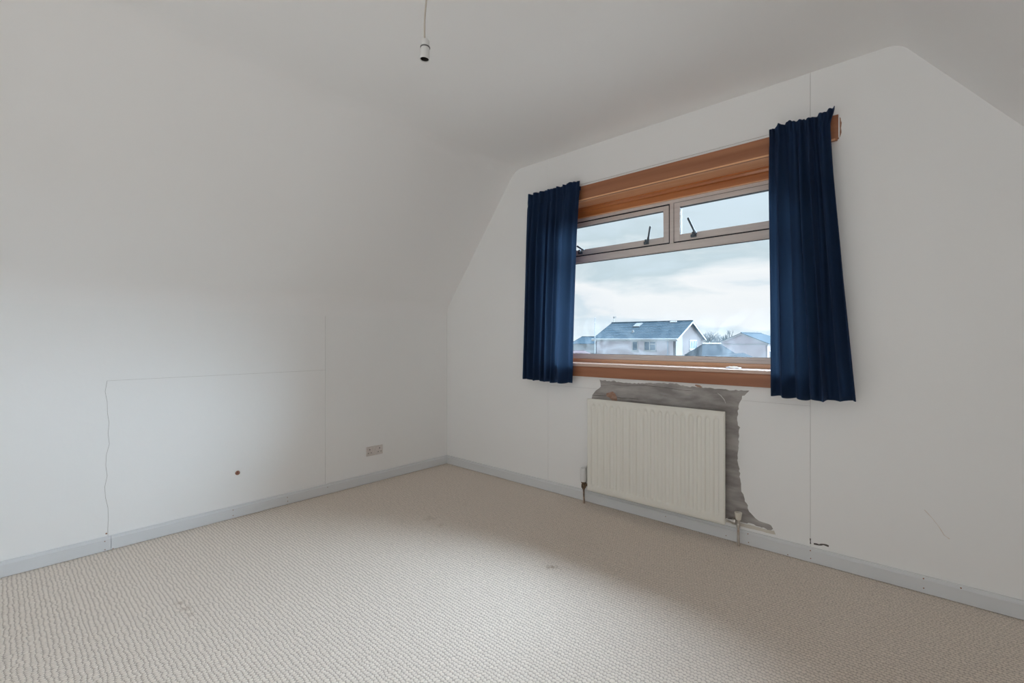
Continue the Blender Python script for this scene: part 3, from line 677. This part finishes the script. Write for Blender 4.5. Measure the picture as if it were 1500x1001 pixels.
def gable_house(name, P, rd, pd, Lr, w, zr, ze, label, wallm, gablem, roofm, hip_far=0.0, ov=0.35):
    """P: lateral/depth of the ridge end nearest; rd: ridge direction away, pd: direction towards the front eave."""
    P = Vector(P); rd = Vector(rd).normalized(); pd = Vector(pd).normalized()
    def g(a, b, z): q = P + rd*a + pd*b; return out(q.x, q.y, z)
    e = empty(name, g(Lr/2, 0, GZ), label, 'house')
    wi = w-0.35
    zw = ze + 0.02
    zr2 = zr-0.12
    # walls: front and back boxes plus the gables
    bm = bmesh.new(); t = 0.25
    poly_prism(bm, [g(0, wi, GZ), g(Lr, wi, GZ), g(Lr, wi, zw), g(0, wi, zw)], g(0, wi-t, 0)-g(0, wi, 0)); obj('wall', bm, wallm, e); bm = bmesh.new()
    poly_prism(bm, [g(0, -wi, GZ), g(Lr, -wi, GZ), g(Lr, -wi, zw), g(0, -wi, zw)], g(0, -wi+t, 0)-g(0, -wi, 0))
    obj('wall', bm, wallm, e)
    for a in ((0, 1), (Lr, -1)):
        bm = bmesh.new(); pts = [g(a[0], wi, GZ), g(a[0], -wi, GZ), g(a[0], -wi, zw), g(a[0], 0, zr2-0.1 if not (hip_far and a[0]) else zw+0.01), g(a[0], wi, zw)]
        poly_prism(bm, pts, g(a[1]*t, 0, 0)-g(0, 0, 0)); obj('gable_wall', bm, gablem, e)
    # roof slopes with real thickness, courses as ridged steps
    n = 14
    for s in (1, -1):
        bm = bmesh.new()
        for k in range(n):
            t0, t1 = k/n, (k+1)/n
            z0, z1 = zr+(ze-zr)*t0, zr+(ze-zr)*t1
            a0, a1 = -ov, Lr+ov
            c0, c1 = (a1 - (hip_far*t_ if False else 0) for t_ in (t0, t1))
            if hip_far: c0, c1 = Lr-hip_far*(1-t0), Lr-hip_far*(1-t1)
            pts = [g(a0, s*w*t0, z0), g(c0, s*w*t0, z0), g(c1, s*w*t1, z1+0.05), g(a0, s*w*t1, z1+0.05)]
            poly_prism(bm, pts, (0, 0, -0.14))
        obj('roof_slope', bm, roofm, e)
    if hip_far:
        bm = bmesh.new(); poly_prism(bm, [g(Lr-hip_far, 0, zr), g(Lr, w, ze), g(Lr, -w, ze)], (0, 0, -0.12)); obj('roof_hip', bm, roofm, e)
    bm = tube(bmesh.new(), [g(-ov, 0, zr+0.03), g(Lr-hip_far+ (0 if hip_far else ov), 0, zr+0.03)], 0.10, 8); obj('ridge_tiles', bm, roofm, e)
    # barge boards
    for s in (1, -1):
        bm = bmesh.new(); poly_prism(bm, [g(-ov-0.02, 0, zr-0.06), g(-ov-0.02, s*w, ze-0.06), g(-ov-0.02, s*w, ze-0.22), g(-ov-0.02, 0, zr-0.24)], g(0.06, 0, 0)-g(0, 0, 0))
        obj('barge_board', bm, white_t, e)
    bm = tube(bmesh.new(), [g(-ov, w+0.05, ze-0.02), g(Lr+ov, w+0.05, ze-0.02)], 0.10, 8); obj('gutter', bm, gutter_m, e)
    bm = bmesh.new(); poly_prism(bm, [g(-ov, w-0.02, ze-0.02), g(Lr+ov, w-0.02, ze-0.02), g(Lr+ov, w-0.02, ze-0.26), g(-ov, w-0.02, ze-0.26)], g(0, -0.04, 0)-g(0, 0, 0)); obj('fascia', bm, white_t, e)
    return e, g, wi
def wall_window(e, q0, q1, nrm, z0, z1, bars, top_light=0.0, name='window'):
    """q0,q1: ground points of the jambs; nrm: outward normal"""
    d = (q1-q0); L_ = d.length; d.normalize(); up = Vector((0, 0, 1)); nrm = nrm.normalized()
    def b(bm, a0, a1, h0_, h1_, n0, n1):
        o_ = q0 + nrm*n0; poly_prism(bm, [o_+d*a0+up*h0_, o_+d*a1+up*h0_, o_+d*a1+up*h1_, o_+d*a0+up*h1_], nrm*(n1-n0))
    bm = bmesh.new(); f = 0.10
    b(bm, 0, L_, z0, z0+f, 0.0, 0.06); b(bm, 0, L_, z1-f, z1, 0.0, 0.06)
    for a in [0] + [L_*k - f/2 for k in bars] + [L_-f]: b(bm, a, a+f, z0+f, z1-f, 0.0, 0.06)
    if top_light: b(bm, L_*bars[0], L_-f, z1-top_light-f, z1-top_light, 0.0, 0.06)
    w = obj(name, bm, white_t, e)
    bm = bmesh.new(); b(bm, f*0.5, L_-f*0.5, z0+f*0.5, z1-f*0.5, 0.0, 0.025); obj('pane', bm, pane, w)
    bm = bmesh.new(); b(bm, -0.08, L_+0.08, z0-0.12, z0-0.01, 0.0, 0.12); obj('sill', bm, white_t, w)

# main house
A1 = Vector((23.4, 60.7)); rd = Vector((-.783, .623)); pd = Vector((-.623, -.783))
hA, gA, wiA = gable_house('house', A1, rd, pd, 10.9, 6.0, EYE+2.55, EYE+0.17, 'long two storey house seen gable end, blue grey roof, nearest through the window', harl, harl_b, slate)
def tf(px):      # distance along the front wall from the near corner, for a pixel column
    c = A1 + pd*(wiA); k = (px-HX)/FPX; return (c.x-c.y*k)/(-(rd.x) + rd.y*k)
def tg(px):
    c = A1 + pd*wiA; k = (px-HX)/FPX; return (c.y*k-c.x)/((-pd.x) + pd.y*k)
nf = gA(0, wiA+1, 0)-gA(0, wiA, 0); ng = gA(-1, 0, 0)-gA(0, 0, 0)
def fz(t, py):
    c = A1 + pd*wiA + rd*t; return EYE-(py-HY)/FPX*c.y
a, b = tf(934.4), tf(926); wall_window(hA, gA(b, wiA, 0), gA(a, wiA, 0), nf, fz(a, 514.2), fz(a, 500.0), [])
a, b = tf(961), tf(943.3); wall_window(hA, gA(b, wiA, 0), gA(a, wiA, 0), nf, fz(a, 514.2), fz(a, 500.0), [0.48], 0.32)
a, b = tg(1010), tg(1020.3); wall_window(hA, gA(0, wiA-a, 0), gA(0, wiA-b, 0), ng, fz(0, 513), fz(0, 498.2), [0.33, 0.70])
# white panel down the front part of the gable
a = tg(998.6)
bm = bmesh.new(); zt0 = EYE+0.17; zsl = (EYE+2.55-zt0)/6.0
pts = [gA(0, wiA, GZ), gA(0, wiA-a, GZ), gA(0, wiA-a, zt0+zsl*(a+0.35)-0.25), gA(0, wiA, zt0-0.1)]
poly_prism(bm, pts, gA(-0.08, 0, 0)-gA(0, 0, 0)); obj('white_wall_panel', bm, white_r, hA, label='white rendered panel on the gable corner')
# down pipe, roof light, vents, aerial
a = tf(978.5); obj('down_pipe', tube(bmesh.new(), [gA(a, wiA+0.12, GZ), gA(a, wiA+0.12, EYE)], 0.07, 6), mat('grey_pipe', (0.3, 0.35, 0.42), 0.5), hA)
def roofpt(t, s, dz=0.0): return gA(t, 6.0*s, EYE+2.55-2.38*s+dz)
bm = bmesh.new(); poly_prism(bm, [roofpt(6.2, .12, .06), roofpt(7.1, .12, .06), roofpt(7.1, .32, .06), roofpt(6.2, .32, .06)], (0, 0, 0.12)); obj('roof_light', bm, mat('roof_light_glass', (0.16, 0.18, 0.20), 0.4), hA)
bm = lathe(bmesh.new(), [(0, 0.3), (0.16, 0.28), (0.16, -0.1), (0, -0.1)], 10, Matrix.Translation(roofpt(6.3, .62))); obj('roof_vent', bm, white_t, hA)
bm = bmesh.new(); poly_prism(bm, [roofpt(1.6, .05, .05), roofpt(2.5, .05, .05), roofpt(2.5, .09, .05), roofpt(1.6, .09, .05)], (0, 0, 0.12)); obj('roof_vent', bm, white_t, hA)
bm = bmesh.new(); q = gA(10.9, 0, EYE+2.5); tube(bm, [q, q+Vector((0, 0, 0.95))], 0.035, 6)
ax = RT; tube(bm, [q+Vector((0, 0, 0.9))-ax*0.15, q+Vector((0, 0, 0.9))+ax*0.35], 0.035, 6)
for k in range(4): tube(bm, [q+Vector((0, 0, 0.72))+ax*(k*0.12-0.05), q+Vector((0, 0, 1.08))+ax*(k*0.12-0.05)], 0.018, 5)
obj('tv_aerial', bm, mat('aerial_metal', (0.25, 0.30, 0.34), 0.5, metallic=0.5), hA)

# right-hand house with a low gable
dB = 72.0
def lt(px, d): return (px-HX)/FPX*d
B1 = Vector((lt(1087, dB), dB)); zrB = EYE+(HY-488)/FPX*dB; zeB = EYE+(HY-503.5)/FPX*dB
hB, gB, wiB = gable_house('house', B1, (0.75, 0.66), (-0.66, 0.75), 12.0, 4.0, zrB, zeB, 'low gabled house with pale fascia, furthest right through the window', harl, harl, slate2, hip_far=4.4)
bm = bmesh.new(); poly_prism(bm, [gB(-0.12, 3.8, zeB-0.05), gB(-0.12, -3.8, zeB-0.05), gB(-0.12, -3.8, zeB-0.2), gB(-0.12, 3.8, zeB-0.2)], gB(0.1, 0, 0)-gB(0, 0, 0)); obj('gable_band', bm, white_t, hB)
# low roof in front of it
dC = 52.0
C1 = Vector((lt(1058, dC), dC)); zrC = EYE+(HY-504.5)/FPX*dC; zeC = EYE+(HY-521)/FPX*dC
def low_roof(name, px_r0, px_r1, px_e0, px_e1, yr, ye, d, label, roofm, wallm):
    r0, r1 = lt(px_r0, d), lt(px_r1, d); e0, e1 = lt(px_e0, d-2.5), lt(px_e1, d-2.5)
    zr, ze = EYE+(HY-yr)/FPX*d, EYE+(HY-ye)/FPX*(d-2.5)
    e = empty(name, out((r0+r1)/2, d, GZ), label, 'building')
    bm = bmesh.new(); R0, R1 = out(r0, d, zr), out(r1, d, zr); F0, F1 = out(e0, d-2.5, ze), out(e1, d-2.5, ze); K0_, K1_ = out(e0, d+2.5, ze), out(e1, d+2.5, ze)
    for pts in ([R0, R1, F1, F0], [R0, R1, K1_, K0_], [R1, F1, K1_], [R0, F0, K0_]): poly_prism(bm, pts, (0, 0, -0.12))
    obj('hipped_roof', bm, roofm, e)
    bm = bmesh.new(); i0, i1 = e0+0.3, e1-0.3
    for a_, b_ in (((i0, d-2.2), (i1, d-2.2)), ((i1, d-2.2), (i1, d+2.2)), ((i1, d+2.2), (i0, d+2.2)), ((i0, d+2.2), (i0, d-2.2))):
        p, q_ = out(*a_), out(*b_); n_ = (q_-p).normalized().cross(Vector((0, 0, 1)))*0.2
        poly_prism(bm, [p+Vector((0, 0, GZ)), q_+Vector((0, 0, GZ)), q_+Vector((0, 0, ze)), p+Vector((0, 0, ze))], -n_)
    obj('wall', bm, wallm, e)
    if px_r1-px_r0 > 3: obj('ridge_tiles', tube(bmesh.new(), [R0+Vector((0, 0, .03)), R1+Vector((0, 0, .03))], 0.09, 8), gutter_m if roofm is low_slate else roofm, e)
    return e
low_slate = tile_mat('low_roof_tile', (0.014, 0.027, 0.040), (0.020, 0.035, 0.050))
low_roof('outbuilding', 1029, 1056, 1028, 1084, 504.3, 522, dC, 'low building with blue grey hipped roof in front of the right-hand house', low_slate, harl)
low_roof('outbuilding', 1088, 1089, 1064, 1110, 517, 526, 46.0, 'small low pyramid roof at the window foot, right of the hipped roof', low_slate, harl)
# left distance
low_roof('outbuilding', 852, 872, 838, 890, 493.5, 503.5, 120.0, 'distant pale building with dark blue roof behind the pole on the left', slate2, white_r)
low_roof('outbuilding', 838, 856, 828, 870, 513.8, 519.5, 95.0, 'low distant shed with a dark reddish roof at far left', mat('reddish_roof', (0.10, 0.07, 0.08), 0.9, spec=0.04), harl)
p = out(lt(871.5, 58), 58, 0); pole_h = EYE+(HY-467)/FPX*58
pe = empty('utility_pole', (p.x, p.y, GZ), 'thin grey pole standing left of the long house', 'pole')
obj('shaft', tube(bmesh.new(), [p+Vector((0, 0, GZ)), p+Vector((0, 0, GZ+3)), p+Vector((0, 0, pole_h))], [0.085, 0.07, 0.035], 8), mat('grey_pole', (0.42, 0.47, 0.52), 0.6), pe)
obj('finial', lathe(bmesh.new(), [(0, 0.12), (0.06, 0.06), (0.05, 0), (0, 0)], 8, Matrix.Translation(p+Vector((0, 0, pole_h)))), mat('grey_pole_cap', (0.42, 0.47, 0.52), 0.6), pe)
p = out(lt(1128, 50), 50, 0)
pe = empty('utility_pole', (p.x, p.y, GZ), 'short dark pole near the right curtain edge outside', 'pole')
obj('shaft', tube(bmesh.new(), [p+Vector((0, 0, GZ)), p+Vector((0, 0, EYE+(HY-516)/FPX*50))], 0.06, 8), mat('dark_pole', (0.2, 0.22, 0.25), 0.6), pe)
obj('lamp_head', bx(p.x-0.1, p.x+0.1, p.y-0.1, p.y+0.1, EYE+(HY-516)/FPX*50, EYE+(HY-515)/FPX*50), mat('dark_pole_cap', (0.2, 0.22, 0.25), 0.6), pe)

# bare winter trees
bark = mat('bare_bark', (0.14, 0.17, 0.19), 0.9)
def tree(px, ytop, d, wide, seed, label, depth=5):
    rnd = random.Random(seed); p = out(lt(px, d), d, GZ); H_ = EYE+(HY-ytop)/FPX*d-GZ
    e = empty('bare_tree', p, label, 'tree', 'bare trees behind the houses')
    trunk = bmesh.new(); tw = bmesh.new()
    def grow(bm, a, dr, ln, r, k):
        b_ = a+dr*ln; m2 = a.lerp(b_, 0.5)+Vector((rnd.uniform(-1, 1), rnd.uniform(-1, 1), 0))*ln*0.06
        tube(bm, [a, m2, b_], [r, r*0.85, r*0.65], 5 if k > 3 else 4)
        if k == 0: return
        for _ in range(3 if k < depth else 5):
            nd = (dr + Vector((rnd.uniform(-1, 1), rnd.uniform(-1, 1), rnd.uniform(-0.15, 0.75)))*wide).normalized()
            grow(tw, b_.lerp(a, rnd.uniform(0, 0.35)), nd, ln*rnd.uniform(0.55, 0.8), r*0.6, k-1)
    grow(trunk, p.copy(), Vector((0, 0, 1)), H_*0.36, 0.22, depth)
    obj('trunk', trunk, bark, e)
    t_ = obj('branches', tw, bark, e); t_['kind'] = 'stuff'
tree(1038, 481, 88, 0.75, 3, 'densest bare tree just right of the long house gable')
tree(1029, 486, 110, 0.7, 8, 'bare tree partly hidden by the long house gable')
tree(1052, 486, 96, 0.75, 4, 'smaller bare tree between the two houses')
tree(1067, 484, 105, 0.45, 5, 'slim sparse bare tree left of the low gabled house')
tree(1097, 483, 115, 0.8, 6, 'faint bare tree crown above the low gabled house roof')
p = out(lt(1060, 97), 97, GZ)
ce = empty('conifer', p, 'small dark conifer beside the bare trees', 'tree')
hz_ = EYE+(HY-492)/FPX*97-GZ
prof_c = [(0, hz_)]+[(0.12+0.95*k/7*(1.0 if k % 2 else 0.72), hz_-0.35-(hz_-1.5)*k/7) for k in range(8)]+[(0, 1.0)]
obj('foliage', lathe(bmesh.new(), prof_c, 12, Matrix.Translation(p)), mat('dark_conifer', (0.06, 0.10, 0.11), 0.9), ce)
obj('trunk', tube(bmesh.new(), [p, p+Vector((0, 0, 1.6))], 0.15, 6), bark, ce)
# hedge line far off
random.seed(12); bm = bmesh.new()
q0, q1 = out(-60, 170), out(140, 170); n = 160; prev = None
pts = [q0.lerp(q1, i/n)+Vector((0, 0, GZ)) for i in range(n+1)]
top = [q+Vector((0, 0, 2.4+1.3*random.random())) for q in pts]
poly_prism(bm, pts+top[::-1], FW*3); bmesh.ops.triangulate(bm, faces=[f for f in bm.faces if len(f.verts) > 4])
obj('hedge', bm, mat('far_hedge', (0.16, 0.21, 0.24), 0.95), kind='stuff', label='far hazy hedge line behind the houses', cat='hedge')
